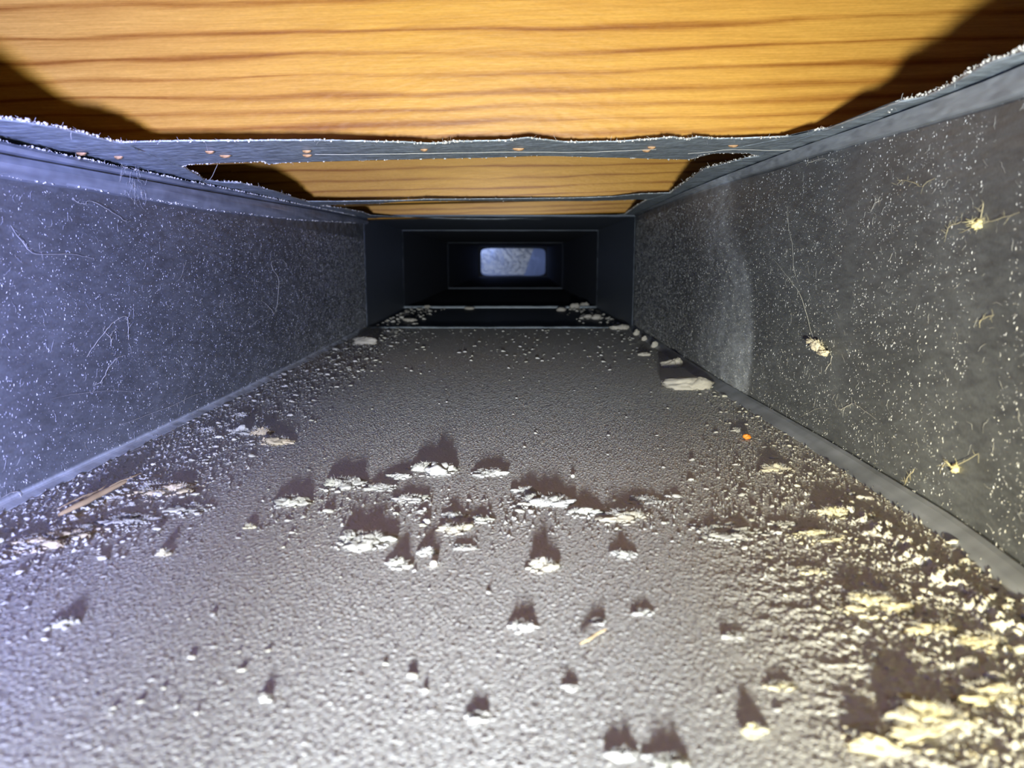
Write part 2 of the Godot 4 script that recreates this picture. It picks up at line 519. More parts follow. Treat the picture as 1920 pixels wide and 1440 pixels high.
# kind, x, z, width, depth, height, label
const CLUMPS := [
	["f", -918, -4038, 183, 101, 42, "fluffy white dust clump at the left end of the central arc of clumps"],
	["f", -445, -4339, 221, 121, 46, "wide white dust clump at the top of the central arc, casting a tall dark shadow"],
	["f", -105, -4271, 151, 83, 28, "flat white dust clump just beside the topmost clump of the central arc"],
	["f", -631, -4204, 102, 56, 22, "small ragged dust tuft between the two tallest clumps of the central arc"],
	["f", -707, -3985, 127, 70, 21, "low ragged dust patch behind the forked group of clumps"],
	["f", -501, -3784, 121, 66, 25, "loose white dust patch in the hollow of the central arc"],
	["f", 103, -3918, 89, 49, 26, "small upright dust tuft between the flat clump and the long low ridge of fluff"],
	["f", 198, -3736, 258, 142, 33, "long low ridge of white fluff right of the middle of the central arc"],
	["f", 384, -3565, 116, 64, 22, "short flat dust clump tucked behind the cream clump of the central arc"],
	["c", 584, -3507, 178, 98, 34, "cream coloured dust clump at the right end of the central arc"],
	["f", 727, -3766, 139, 76, 17, "thin dust ridge behind the cream clump at the right end of the arc"],
	["c", -245, -3342, 109, 60, 25, "rounded cream dust clump, front one of the stacked pair inside the arc"],
	["f", -263, -3535, 85, 47, 17, "small dust tuft, rear one of the stacked pair inside the arc"],
	["f", -123, -3474, 89, 49, 17, "thin white dust smear right of the stacked pair inside the arc"],
	["f", -646, -3178, 175, 96, 44, "largest fluffy white and tan dust clump in front of the arc"],
	["f", -449, -2927, 71, 39, 26, "white pointed dust tuft in front of the largest fluffy clump"],
	["f", -344, -3054, 61, 33, 22, "dust tuft right behind the white pellet in the middle of the floor"],
	["c", 142, -2893, 82, 45, 33, "curled cream fluff ball with one hair standing out of it"],
	["f", 495, -3028, 77, 43, 19, "pale dust tuft alone in front of the cream clump of the arc"],
	["f", -181, -3117, 66, 37, 12, "thin dark edged dust wisp in the open middle of the arc"],
	["t", -1792, -5322, 125, 69, 56, "tan crumbly lump standing among the debris by the left wall"],
	["f", -1948, -5338, 114, 63, 33, "small white dust clump left of the tan crumbly lump"],
	["t", -1596, -5057, 165, 91, 40, "flattened tan dust clump just in front of the tan crumbly lump"],
	["f", -2219, -5421, 93, 51, 29, "small dust clump close under the left wall lip"],
	["f", -2161, -5952, 110, 61, 24, "flat dust flake behind the tan crumbly lump near the left wall"],
	["f", -1121, -3736, 138, 76, 33, "white dust clump between the tan ridge and the central arc"],
	["t", -1871, -3958, 311, 171, 34, "long tan fluff ridge in front of the left wall"],
	["f", -1606, -3636, 159, 88, 19, "low white dust ridge in front of the tan fluff ridge"],
	["f", -1828, -3481, 221, 121, 21, "ragged white dust ridge running beside the straw"],
	["t", -2015, -3301, 221, 121, 23, "pinkish tan dust ridge at the lower end of the straw"],
	["t", -2076, -3163, 200, 110, 25, "tan dust ridge nearest the lower left wall corner"],
	["y", -1217, -3382, 36, 20, 16, "tiny yellow dust crumb standing alone left of the largest clump"],
	["c", -1469, -3049, 43, 24, 23, "small cream dust tuft alone on the smooth dust at left"],
	["f", -1532, -2428, 66, 36, 17, "lone pale dust tuft in the bare lower left dust"],
	["f", -695, -1972, 22, 12, 14, "lone white dust crumb low in the bare foreground dust"],
	["f", 51, -2395, 68, 37, 21, "dust tuft with a dark slanted shadow behind the yellow splinter"],
	["f", 315, -2430, 38, 21, 12, "small white crumb just behind the yellow splinter"],
	["f", 186, -2019, 23, 13, 10, "small white crumb below the yellow splinter"],
	["f", -82, -1885, 46, 25, 12, "low dust wisp pair at the bottom middle"],
	["f", 288, -1718, 51, 28, 17, "white dust tuft at the bottom edge, right of the middle"],
	["f", 483, -2500, 44, 24, 11, "thin dust tuft right of the small white crumb behind the splinter"],
	["y", 1334, -2553, 201, 110, 33, "broad yellowish dust clump with a dark arched shadow at right"],
	["y", 1448, -2368, 140, 77, 25, "rounded golden dust heap, left one of the side by side pair at right"],
	["y", 1560, -2281, 119, 66, 26, "rounded golden dust heap, right one of the side by side pair"],
	["f", 1014, -3278, 258, 142, 21, "wide flat dust ridge in the right half, behind scattered crumbs"],
	["y", 1431, -3231, 209, 115, 18, "long thin dust ridge next to the curled ridge by the right flange"],
	["y", 1616, -3523, 110, 60, 40, "curled dust tuft at the far end of the right hand ridge"],
	["y", 1229, -2857, 73, 40, 15, "small yellowish dust clump inside the right hand ridge"],
	["f", 759, -2329, 56, 31, 12, "dark shadowed dust wisp at right, left of the arched shadow"],
	["y", 804, -2027, 60, 33, 12, "pale yellowish tuft in the lower right dust"],
	["y", 660, -1812, 49, 27, 19, "pair of dark shadowed crumbs low in the right dust"],
	["y", 1138, -1834, 223, 123, 44, "largest yellow dust mound in the bottom right corner"],
	["y", 1396, -1976, 153, 84, 29, "yellow dust mound behind the largest mound in the corner"],
	["y", 951, -1774, 112, 62, 23, "yellow dust drift left of the largest mound in the corner"],
	["f", 403, -1687, 76, 42, 19, "ragged dust clump cut by the bottom edge, left of the mounds"],
	["f", 1325, -3389, 82, 45, 16, "thin cream dust tuft between the wide flat ridge and the right flange"],
	["c", 1611, -4330, 141, 78, 38, "white and cream dust clump standing near the right flange"],
	["f", 1711, -5398, 73, 40, 21, "small white dust flake beside the orange crumb"],
	["s", 1771, -7295, 472, 283, 95, "large pale stone-like lump leaning on the right wall flange"],
	["s", 1959, -8757, 248, 149, 92, "smaller tan stone-like lump behind the large pale lump"],
	["s", -2160, -11329, 369, 222, 100, "tan angular lump in the far left corner before the joint strip"],
	["s", 2090, -13790, 333, 200, 73, "flat pale lump in the far right corner on the joint strip"],
	["s", 1377, -19010, 217, 130, 67, "small dim lump on the second joint strip, leftmost of the far right cluster"],
	["s", 1802, -19991, 256, 154, 115, "tall dim lump in the far right cluster beyond the first joint"],
	["s", 2132, -20569, 234, 141, 109, "dim tan lump at the back right of the far right cluster"],
	["s", 1974, -16415, 199, 119, 80, "round pale lump nearest the right wall in the far cluster"],
	["s", 1812, -16649, 190, 114, 59, "flat dim lump left of the round pale lump in the far cluster"],
	["s", -2068, -15729, 291, 174, 49, "flat grey lump beyond the first joint strip near the left wall"],
	["s", -2156, -20236, 202, 121, 63, "dim lump on the second joint strip at left"],
	["s", -979, -19674, 252, 151, 52, "flattened dim lump near the middle of the second joint strip"],
	["s", 2322, -12632, 108, 65, 78, "small dusty lump clinging to the foot of the right wall, farthest of three"],
	["s", 2284, -11770, 101, 60, 73, "small dusty lump clinging to the foot of the right wall, middle of three"],
	["s", 2240, -10808, 92, 55, 76, "small dusty lump clinging to the foot of the right wall, nearest of three"],
	["s", 1839, -9868, 168, 101, 39, "low dusty crumb on the floor left of the tan stone-like lump"],
]

# ------------------------------------------------------------------ the dusty floor
var nA := FastNoiseLite.new()
var nB := FastNoiseLite.new()
var nC := FastNoiseLite.new()
var nD := FastNoiseLite.new()

func crumbly(x: float, D: float) -> float:    # how much loose dirt lies here
	var d := smoothstep(-.11, -.20, x) * (1.0 - .5 * smoothstep(.33, .25, D))
	d = maxf(d, smoothstep(.05, .17, x) * smoothstep(.62, .40, D))
	d = maxf(d, smoothstep(.15, .2, x) * .8)
	d = maxf(d, .75 * exp(-pow((D - .355 - .3 * x * x) / .045, 2.0)) * smoothstep(-.16, -.1, x))
	d = maxf(d, .35 * smoothstep(.7, 1.0, D))
	return clampf(d, .08, 1.0)

func dust_height(x: float, D: float) -> float:
	var g := nA.get_noise_2d(x * 780.0, D * 780.0)
	var h := .00003 * g + .00005 * nB.get_noise_2d(x * 260.0, D * 300.0)
	var far := smoothstep(.5, .9, D)
	var g2 := nA.get_noise_2d(x * 520.0 + 50.0, D * 520.0) - .45
	if g2 > 0.0:
		h += minf(g2 * .0011, .00042) * (.42 + .45 * smoothstep(.3, .55, D))
	h *= 1.0 - .2 * far
	var k := crumbly(x, D)
	var c := nC.get_noise_2d(x * 190.0, D * 230.0) - (.86 - .30 * k)
	if c > 0.0:
		h += minf(c * (.003 + .006 * k) * (1.0 + smoothstep(.08, .15, x) * smoothstep(.4, .3, D)), .0016) * (.75 + .5 * g)
	# drifts in the near right corner
	var dr := smoothstep(.055, .15, x) * smoothstep(.36, .25, D)
	if dr > 0.0:
		h += dr * (.0009 * maxf(0.0, nD.get_noise_2d(x * 42.0, D * 60.0) + .15) + .0005 * nD.get_noise_2d(x * 130.0, D * 170.0) + .0007 * nD.get_noise_2d(x * 330.0, D * 330.0))
	# low ridges that follow both walls
	var rl := x + .2125 - .004 * nD.get_noise_2d(D * 60.0, 5.0)
	h += .0016 * exp(-rl * rl / .000022) * smoothstep(.46, .40, D) * (.6 + nD.get_noise_2d(x * 200.0, D * 200.0))
	var rr := x - .1735 - .006 * nD.get_noise_2d(D * 50.0, 35.0)
	h += .0026 * exp(-rr * rr / .00003) * smoothstep(.40, .34, D) * (.7 + nD.get_noise_2d(x * 180.0, D * 180.0))
	return h

func dust_grid(x0: float, x1: float, nx: int, rows: PackedFloat32Array) -> ArrayMesh:
	var nz := rows.size()
	var H := PackedFloat32Array()
	H.resize(nx * nz)
	var dx := (x1 - x0) / (nx - 1)
	for j in nz:
		var D := rows[j]
		for k in nx:
			H[j * nx + k] = dust_height(x0 + dx * k, D)
	var b := Buf.new()
	b.v.resize(nx * nz); b.n.resize(nx * nz); b.uv.resize(nx * nz); b.c.resize(nx * nz)
	b.i.resize((nx - 1) * (nz - 1) * 6)
	var w := 0
	for j in nz:
		var j0 := maxi(j - 1, 0)
		var j1 := mini(j + 1, nz - 1)
		var dD := rows[j1] - rows[j0]
		for k in nx:
			var q := j * nx + k
			var k0 := maxi(k - 1, 0)
			var k1 := mini(k + 1, nx - 1)
			var h := H[q]
			var x := x0 + dx * k
			b.v[q] = Vector3(x, h, -rows[j])
			b.n[q] = Vector3(-(H[j * nx + k1] - H[j * nx + k0]) / ((k1 - k0) * dx), 1.0, (H[j1 * nx + k] - H[j0 * nx + k]) / dD).normalized()
			b.uv[q] = Vector2(x * 4.0, rows[j] * 4.0)
			var cl := clampf(h * 260.0, 0.0, 1.0)
			b.c[q] = Color(.60 - .08 * cl, .60 - .10 * cl, .585 - .14 * cl)
			if j < nz - 1 and k < nx - 1:
				b.i[w] = q; b.i[w + 1] = q + nx; b.i[w + 2] = q + nx + 1
				b.i[w + 3] = q; b.i[w + 4] = q + nx + 1; b.i[w + 5] = q + 1
				w += 6
	return b.mesh(M.floor_dust)

const JOINTS := [1.41, 2.03, 3.45, 5.35]
const SX := [[-.262, .236], [-.277, .243], [-.267, .255], [-.20, .285]]
const SY := [[-.003, .2065], [0.0, .2055], [.001, .2075], [.016, .226]]

func section_corner(k: int, side: int, level: int) -> Vector3:
	return Vector3(SX[k][side], SY[k][level], -JOINTS[k])

func build_floor() -> void:
	var f := struct("floor", "sheet metal duct floor under a coat of grey dust", "floor")
	var b := Buf.new()
	slab(b, Vector3(-.29, -.0045, .8), Vector3(.27, -.0045, .8), Vector3(.27, -.0045, -1.42), Vector3(-.29, -.0045, -1.42), Vector3(0, -.002, 0))
	part("floor_sheet", b.mesh(M.zinc), f)
	var rows := PackedFloat32Array()
	var D := .15
	while D < .62:
		rows.push_back(D)
		D += .0006 + .0010 * D
	rows.push_back(D)
	var near := part("dust_coat", dust_grid(-.258, .206, 640, rows), f)
	near.set_meta("kind", "stuff")
	var rows2 := PackedFloat32Array([D])
	while D < 1.405:
		D += .0012 + .0008 * D
		rows2.push_back(minf(D, 1.408))
	var mid := part("dust_coat", dust_grid(-.268, .236, 400, rows2), f)
	mid.set_meta("kind", "stuff")
	b = Buf.new()
	slab(b, Vector3(-.256, -.0005, .8), Vector3(.21, -.0005, .8), Vector3(.21, -.0005, -.1502), Vector3(-.256, -.0005, -.1502), Vector3(0, -.003, 0))
	for k in b.c.size(): b.c[k] = Color(.60, .60, .585)
	var rear := part("dust_coat", b.mesh(M.floor_dust), f)
	rear.set_meta("kind", "stuff")
	for k in 3:
		b = Buf.new()
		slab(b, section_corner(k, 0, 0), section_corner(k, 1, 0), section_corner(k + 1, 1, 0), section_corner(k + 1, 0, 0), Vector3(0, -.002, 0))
		part("floor_sheet", b.mesh(M.far_zinc if k < 1 else M.shaded_zinc), f)
	# loose crumbs too many to count
	var cb := Buf.new()
	blob(cb, Vector3.ZERO, Vector3(1, .8, 1), .45, .2, Color.WHITE, 9, 6)
	var places := []
	var cols := []
	while places.size() < 2600:
		var d := lerpf(.19, 1.39, pow(rng.randf(), 1.25))
		var x := rng.randf_range(-.25, .205)
		if rng.randf() > (pow(crumbly(x, d), 1.2) + .04) * (1.6 if x > .06 and d < .4 else .8): continue
		var s := .0003 + .0013 * pow(rng.randf(), 4.0) * (.5 + crumbly(x, d)) * (1.0 + .5 * smoothstep(.6, 1.0, d))
		places.append(Transform3D(Basis(Vector3.UP, rng.randf() * TAU).scaled(Vector3(s * rng.randf_range(.8, 1.7), s * rng.randf_range(.5, .9), s)), Vector3(x, dust_height(x, d) + s * .2, -d)))
		var q := rng.randf_range(.36, .6)
		cols.append(Color(q, q * .97, q * rng.randf_range(.82, .96)))
	scatter("dust_crumbs", f, cb.mesh(M.dust), places, cols)
	places = []
	cols = []
	for k in 260:
		var d := rng.randf_range(1.46, 2.0)
		var s := rng.randf_range(.001, .004) * pow(rng.randf(), 1.2)
		var side := rng.randf_range(0, .1) * rng.randf()
		var x := -.255 + side if rng.randf() < .55 else .228 - side
		places.append(Transform3D(Basis(Vector3.UP, rng.randf() * TAU).scaled(Vector3(s * 1.6, s, s)), Vector3(x, s * .3, -d)))
		cols.append(Color(.5, .48, .43))
	scatter("dust_crumbs", f, cb.mesh(M.dust), places, cols)

# ------------------------------------------------------------------ walls
func wall_top_left(D: float) -> float:
	return table(D, [.39, .46, .53, .61, .73, .91, 1.39], [.1832, .1838, .1848, .1861, .1885, .1917, .2025])

func left_profile(D: float, rail := false) -> Array:
	var x := left_x(D)
	var low := table(D, [.39, .51, .66, .91, 1.4], [.1662, .1672, .1671, .1729, .1925])
	var top := wall_top_left(D)
	var gr := table(D, [.39, .53, .61, .81, 1.05, 1.4], [.1777, .1801, .1815, .1862, .1926, .200])
	var o := [[.008, -.004], [.0052, .0006], [.0030, .0014], [.0010, .0022], [0, .0030], [0, low - .0008], [.0032, low - .0002], [.0052, low + (gr - low) * .25], [.0060, low + (gr - low) * .55], [.0042, gr - .0012], [.0006, gr - .0004], [.0006, gr + .0002], [.0050, gr + .0008], [.0056, top - .002], [.0034, top], [-.002, top + .0004], [-.0025, top - .002], [-.0022, -.004]]
	var out := []
	for q in (o.slice(0, 6) + [[-.0022, low - .0008], [-.0022, -.004]] if not rail else o.slice(5, 17) + [[-.0025, low - .0008]]):
		out.append(Vector3(x + q[0], q[1], -D))
	return out

func right_profile(D: float) -> Array:
	var x := right_x(D)
	var bend := table(D, [.31, .41, .51, .62, .83, 1.1, 1.4], [.1895, .1930, .1965, .1970, .2035, .2062, .2066])
	var seam := table(D, [.31, .42, .5, .57, .69, .94, 1.24, 1.4], [.2003, .2022, .2043, .2053, .2058, .2085, .2090, .2090])
	var o := [[.0025, -.004], [.0025, seam - .001], [-.0045, seam], [-.0042, seam - .0012], [-.0022, bend + .002], [-.0010, bend + .0006], [.0008, bend], [0, bend - .0012], [0, .0066], [.0012, .0062], [.0012, -.004]]
	var out := []
	for q in o:
		out.append(Vector3(x + q[0], q[1], -D))
	return out

func flange_profile(D: float) -> Array:
	var x := right_x(D)
	var out := []
	for q in [[.0006, -.004], [.0006, .0052], [-.0012, .0056], [-.0040, .0048], [-.0085, .0026], [-.0125, .0004], [-.0135, -.0022], [-.0135, -.004]]:
		out.append(Vector3(x + q[0], q[1], -D))
	return out

func wall_flecks(f: Node3D, right: bool) -> void:
	var b := Buf.new()
	var t := [Vector3(-.5, 0, 0), Vector3(-.15, -.5, 0), Vector3(.5, -.1, 0), Vector3(.2, .5, 0)]
	var tip := Vector3(.05, 0, .45)
	for k in 4:
		b.tri(t[k], t[(k + 1) % 4], tip)
	var fleck := b.mesh(M.dust)
	var places := []
	var cols := []
	var n := 24000
	var clear := FastNoiseLite.new()
	clear.seed = 77
	clear.frequency = 1.0
	while places.size() < n:
		var D := lerpf(.10, 1.40, pow(rng.randf(), 1.15))
		var y := rng.randf_range(.004, .196 if right else .164)
		if rng.randf() > .45 + .9 * clear.get_noise_2d(D * 110.0, y * 110.0) + .3 * smoothstep(.7, 1.2, D): continue
		var big := pow(rng.randf(), 3.5)
		var l := (.00055 + .0014 * big) * (1.0 + .4 * smoothstep(.6, 1.2, D))
		var wd := (.00019 + .00026 * big)
		var turn := PI / 2 + rng.randfn(-.25, .35) if right or rng.randf() < .55 else rng.randf() * TAU
		if rng.randf() < .25:
			l *= .45; wd *= 1.5
		var ux := Vector3(0, 0, 1) if right else Vector3(0, 0, -1)
		var normal := Vector3(-1, 0, 0) if right else Vector3(1, 0, 0)
		var a := ux * cos(turn) + Vector3.UP * sin(turn)
		var c := normal.cross(a)
		var x := right_x(D) if right else left_x(D)
		places.append(Transform3D(Basis(a * l, c * wd, normal * wd), Vector3(x, y, -D) + normal * .00004))
		var q := rng.randf_range(.35, .85) + .15 * big
		cols.append(Color(q, q, q * 1.02))
	scatter("dust_flecks", f, fleck, places, cols)
	# fine fluff, too fine to pick out one by one
	b = Buf.new()
	for k in 420:
		var D := lerpf(.27, 1.2, pow(rng.randf(), 1.2))
		var y := rng.randf_range(.008, .185 if right else .16)
		var x := (right_x(D) - .0006) if right else (left_x(D) + .0006)
		var p := [Vector3(x, y, -D)]
		var a := rng.randf() * TAU
		for s in 4:
			a += rng.randf_range(-.9, .9)
			p.append((p[-1] as Vector3) + Vector3(0, sin(a), cos(a)) * rng.randf_range(.0007, .0026))
		tube(b, p, .00007, 3, Color(.5, .5, .5), .6)
	var fl := part("wall_fluff", b.mesh(M.dust), f)
	fl.set_meta("kind", "stuff")

func depths(a: float, c: float, step: float) -> Array:
	var out := []
	var D := a
	while D < c:
		out.append(D)
		D += step
	out.append(c)
	return out

func build_walls() -> void:
	var wl := struct("wall_left", "bluish grey sheet metal duct wall with a folded rail along its top", "wall")
	var b := Buf.new()
	sweep(b, left_profile, depths(-.8, 1.42, .03))
	part("wall_panel", b.mesh(M.wall_left), wl)
	b = Buf.new()
	sweep(b, func(D: float) -> Array: return left_profile(D, true), depths(-.8, 1.42, .03))
	var rail := part("folded_rail", b.mesh(M.rail), wl)
	var le := []
	var te := []
	for k in 30:
		var D := lerpf(.3, 1.3, k / 29.0)
		var pr := left_profile(D)
		pr = left_profile(D, true)
		le.append(pr[1])
		te.append(pr[9])
	edge_dust(rail, [le, te, te], 1500, .0009)
	wall_flecks(wl, false)
	var wr := struct("wall_right", "grey sheet metal duct wall with a pale dust coat, above a curled flange", "wall")
	b = Buf.new()
	sweep(b, right_profile, depths(-.8, 1.42, .03))
	part("wall_panel", b.mesh(M.wall_right), wr)
	b = Buf.new()
	sweep(b, flange_profile, depths(-.8, 1.42, .03))
	part("bottom_flange", b.mesh(M.rail), wr)
	wall_flecks(wr, true)
	for k in 3:
		for s in 2:
			b = Buf.new()
			var q := [section_corner(k, s, 0), section_corner(k + 1, s, 0), section_corner(k + 1, s, 1), section_corner(k, s, 1)]
			if s == 1: q.reverse()
			slab(b, q[0], q[1], q[2], q[3], Vector3(.002 if s else -.002, 0, 0))
			part("wall_panel", b.mesh(M.far_zinc if k < 1 else M.shaded_zinc), wr if s else wl)

# a slip joint: four raised strips round the duct
func build_joint(k: int) -> void:
	var t := struct("trim_%d" % (k + 1), ["nearest slip joint ring, just beyond the last pine joist, with lumps on it", "second slip joint ring, with a cluster of dim lumps at its right", "third slip joint ring, a faint line deep in the dark duct", "farthest slip joint ring, right before the bright far opening"][k], "joint")
	var l: float = SX[k][0]
	var r: float = SX[k][1]
	var y0: float = SY[k][0]
	var y1: float = SY[k][1]
	var z: float = -JOINTS[k]
	var hgt: float = [.0055, .0050, .006, .004][k]
	var half := .011
	for s in 4:
		var b := Buf.new()
		var e0 := Vector3(l, y0, z) if s == 0 or s == 2 else (Vector3(l, y1, z) if s == 1 else Vector3(r, y0, z))
		var e1 := Vector3(r, y0, z) if s == 0 else (Vector3(r, y1, z) if s == 1 else (Vector3(l, y1, z) if s == 2 else Vector3(r, y1, z)))
		var inn: Vector3 = [Vector3.UP, Vector3.DOWN, Vector3.RIGHT, Vector3.LEFT][s]
		var tall: float = hgt if s == 0 else (.0025 if s == 1 else .0010)
		var n := 41
		var loops := []
		for j in n:
			var p := e0.lerp(e1, j / (n - 1.0))
			var w := noise.get_noise_2d(j * 22.0, k * 50.0 + s * 9.0) * .0012
			var row := []
			for q in [[1.0, -.004], [1.0, .35], [.75, .85], [.35, 1.0], [-.35, 1.0], [-.75, .85], [-1.0, .35], [-1.0, -.004]]:
				row.append(p + Vector3(0, 0, half * q[0]) + inn * ((tall + w) * q[1]))
			loops.append(row)
		for q in 8:
			var g := PackedVector3Array()
			var uv := PackedVector2Array()
			for j in n:
				for m in [q, (q + 1) % 8]:
					g.push_back(loops[j][m])
					uv.push_back(Vector2(j * .05, m * .05))
			var along := (e1 - e0).normalized()
			var sgn := along.cross(Vector3(0, 0, -1)).dot(inn) < 0
			b.grid(g, n, 2, uv, Color.WHITE, sgn)
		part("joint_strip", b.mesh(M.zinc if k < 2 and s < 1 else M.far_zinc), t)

# ------------------------------------------------------------------ the cut top of the duct
func edge_dust(parent: Node3D, edges: Array, count: int, spread := .0010) -> void:
	var cb := Buf.new()
	blob(cb, Vector3.ZERO, Vector3(1, 1, 1), .5, .25, Color.WHITE, 8, 5)
	var places := []
	var cols := []
	for k in count:
		var e: Array = edges[rng.randi() % edges.size()]
		var q := rng.randf() * (e.size() - 1)
		var p := (e[int(q)] as Vector3).lerp(e[mini(int(q) + 1, e.size() - 1)], q - int(q))
		var s := .00016 + .0007 * pow(rng.randf(), 4.0)
		p += Vector3(rng.randf_range(-1, 1), rng.randf_range(-.1, .9), rng.randf_range(-.6, 1.2)) * spread
		places.append(Transform3D(Basis.from_euler(Vector3(rng.randf() * 6, rng.randf() * 6, rng.randf() * 6)).scaled(Vector3.ONE * s), p))
		var c := rng.randf_range(.5, .8)
		cols.append(Color(c, c * .97, c * .9))
	scatter("edge_dust", parent, cb.mesh(M.dust), places, cols)
	var b := Buf.new()
	for k in count / 12:
		var e: Array = edges[rng.randi() % edges.size()]
		var q := rng.randf() * (e.size() - 1)
		var p := (e[int(q)] as Vector3).lerp(e[mini(int(q) + 1, e.size() - 1)], q - int(q))
		var path := [p]
		var dir := Vector3(rng.randf_range(-1, 1), rng.randf_range(-.4, .9), rng.randf_range(-.2, 1)).normalized()
		for s in 3:
			dir = (dir + Vector3(rng.randf_range(-1, 1), rng.randf_range(-1, 1), rng.randf_range(-1, 1)) * .5).normalized()
			path.append((path[-1] as Vector3) + dir * rng.randf_range(.0006, .0022))
		tube(b, path, .00008, 3, Color(.7, .69, .66), .4)
	var f := part("edge_fluff", b.mesh(M.dust), parent)
	f.set_meta("kind", "stuff")

func build_ceiling() -> void:
	var c := struct("ceiling", "sheet metal duct top with torn openings between the pine joists", "ceiling")
	var cut := pts(CUT1)
	var back := pts(BACK1)
	var jag := .0011
	# strap under the nearest joist
	var b := Buf.new()
	ribbon(b, cut.slice(6, 39), back, 420, .0009, jag * 1.6, jag * .7, 0.0, true)
	var s1 := part("top_strap", b.mesh(M.zinc), c)
	s1.set_meta("label", "widest strap, nailed under the nearest joist")
	edge_dust(s1, [cut.slice(6, 39), back], 1500)
	for p in SLITS:
		var q := Vector3(p[0], p[1], -p[2]) * 1e-4
		b = Buf.new()
		var g := PackedVector3Array()
		var uv := PackedVector2Array()
		var len := rng.randf_range(.0025, .0045)
		for j in 9:
			var a := TAU * j / 8.0
			var rim := q + Vector3(cos(a) * len, -.0004, sin(a) * .0010)
			g.push_back(rim); g.push_back(q + Vector3(cos(a) * len * .8, -.0014 - .0008 * absf(sin(a)), sin(a) * .0007)); g.push_back(q + Vector3(cos(a) * len * .3, -.0008, sin(a) * .0004))
			for m in 3: uv.push_back(Vector2(j, m))
		b.grid(g, 9, 3, uv, Color.WHITE, true, true)
		part("nail_slit", b.mesh(M.slit), s1)
	# strap under the second joist, then the one at the joint
	b = Buf.new()
	ribbon(b, pts(FRONT2), pts(BACK2), 260, .0009, jag, jag, 0.0, true)
	var s2 := part("top_strap", b.mesh(M.zinc), c)
	s2.set_meta("label", "narrower strap under the second joist")
	edge_dust(s2, [pts(FRONT2), pts(BACK2)], 500)
	b = Buf.new()
	var end := []
	for p in resample(pts(FRONT3), 40):
		end.append(Vector3(clampf(p.x * 1.08, -.262, .236), .2068 + .0012 * (1.0 if p.x > 0 else 0.0), -1.425) if false else Vector3(lerpf(-.262, .236, end.size() / 39.0), .2065, -1.55))
	ribbon(b, pts(FRONT3), end, 200, .0009, jag * 1.6, 0.0, 0.0, true)
	var s3 := part("top_strap", b.mesh(M.zinc), c)
	s3.set_meta("label", "farthest strap, at the first joint of the duct")
	# side strips left standing along both walls
	var outer := []
	var inner := []
	for p in cut.slice(0, 7): inner.append(p)
	inner.append_array(pts(RL2)); inner.append_array(pts(RL3))
	inner.append(Vector3(-.24, .2035, -1.42))
	inner = [Vector3(-.226, .1872, .1), Vector3(-.2305, .1872, -.25)] + inner
	for k in 60:
		var D := lerpf(-.1, 1.42, k / 59.0)
		outer.append(Vector3(left_x(D) - .014, top_y(left_x(D), D) - .0002, -D))
	b = Buf.new()
	var byD := []
	for p in resample(inner, 500):
		byD.append(Vector3(left_x(-p.z) - .014, top_y(left_x(-p.z), -p.z), p.z))
	ribbon(b, byD, inner, 500, .0009, 0.0, jag, -.0008)
	var sl := part("side_strip", b.mesh(M.zinc), c)
	sl.set_meta("label", "sagging left side strip with a dark gap below it")
	edge_dust(sl, [cut.slice(0, 7), pts(RL2), pts(RL3)], 450)
	inner = [Vector3(.186, .203, .1), Vector3(.1925, .2031, -.24)]
	var near := cut.slice(38)
	near.reverse()
	inner.append_array(near)
	var rr2 := pts(RR2)
	inner.append(Vector3(.1990, .2060, -.515))
	inner.append(Vector3(.1985, .2072, -.56))
	inner.append(Vector3(.2000, .2077, -.60))
	inner.append_array(rr2)
	inner.append_array(pts(RR3))
	inner.append(Vector3(.221, .21, -1.43))
	byD = []
	for p in resample(inner, 500):
		byD.append(Vector3(right_x(-p.z) + .010, maxf(top_y(right_x(-p.z), -p.z), .2034), p.z))
	b = Buf.new()
	ribbon(b, inner, byD, 500, .0009, jag * 1.2, 0.0, -.0008)
	var sr := part("side_strip", b.mesh(M.zinc), c)
	sr.set_meta("label", "right side strip with a torn dusty edge")
	edge_dust(sr, [near, rr2, pts(RR3)], 900, .0016)
	for k in 3:
		b = Buf.new()
		slab(b, section_corner(k, 0, 1), section_corner(k + 1, 0, 1), section_corner(k + 1, 1, 1), section_corner(k, 1, 1), Vector3(0, .002, 0))
		part("top_panel", b.mesh(M.far_zinc if k < 1 else M.shaded_zinc), c)

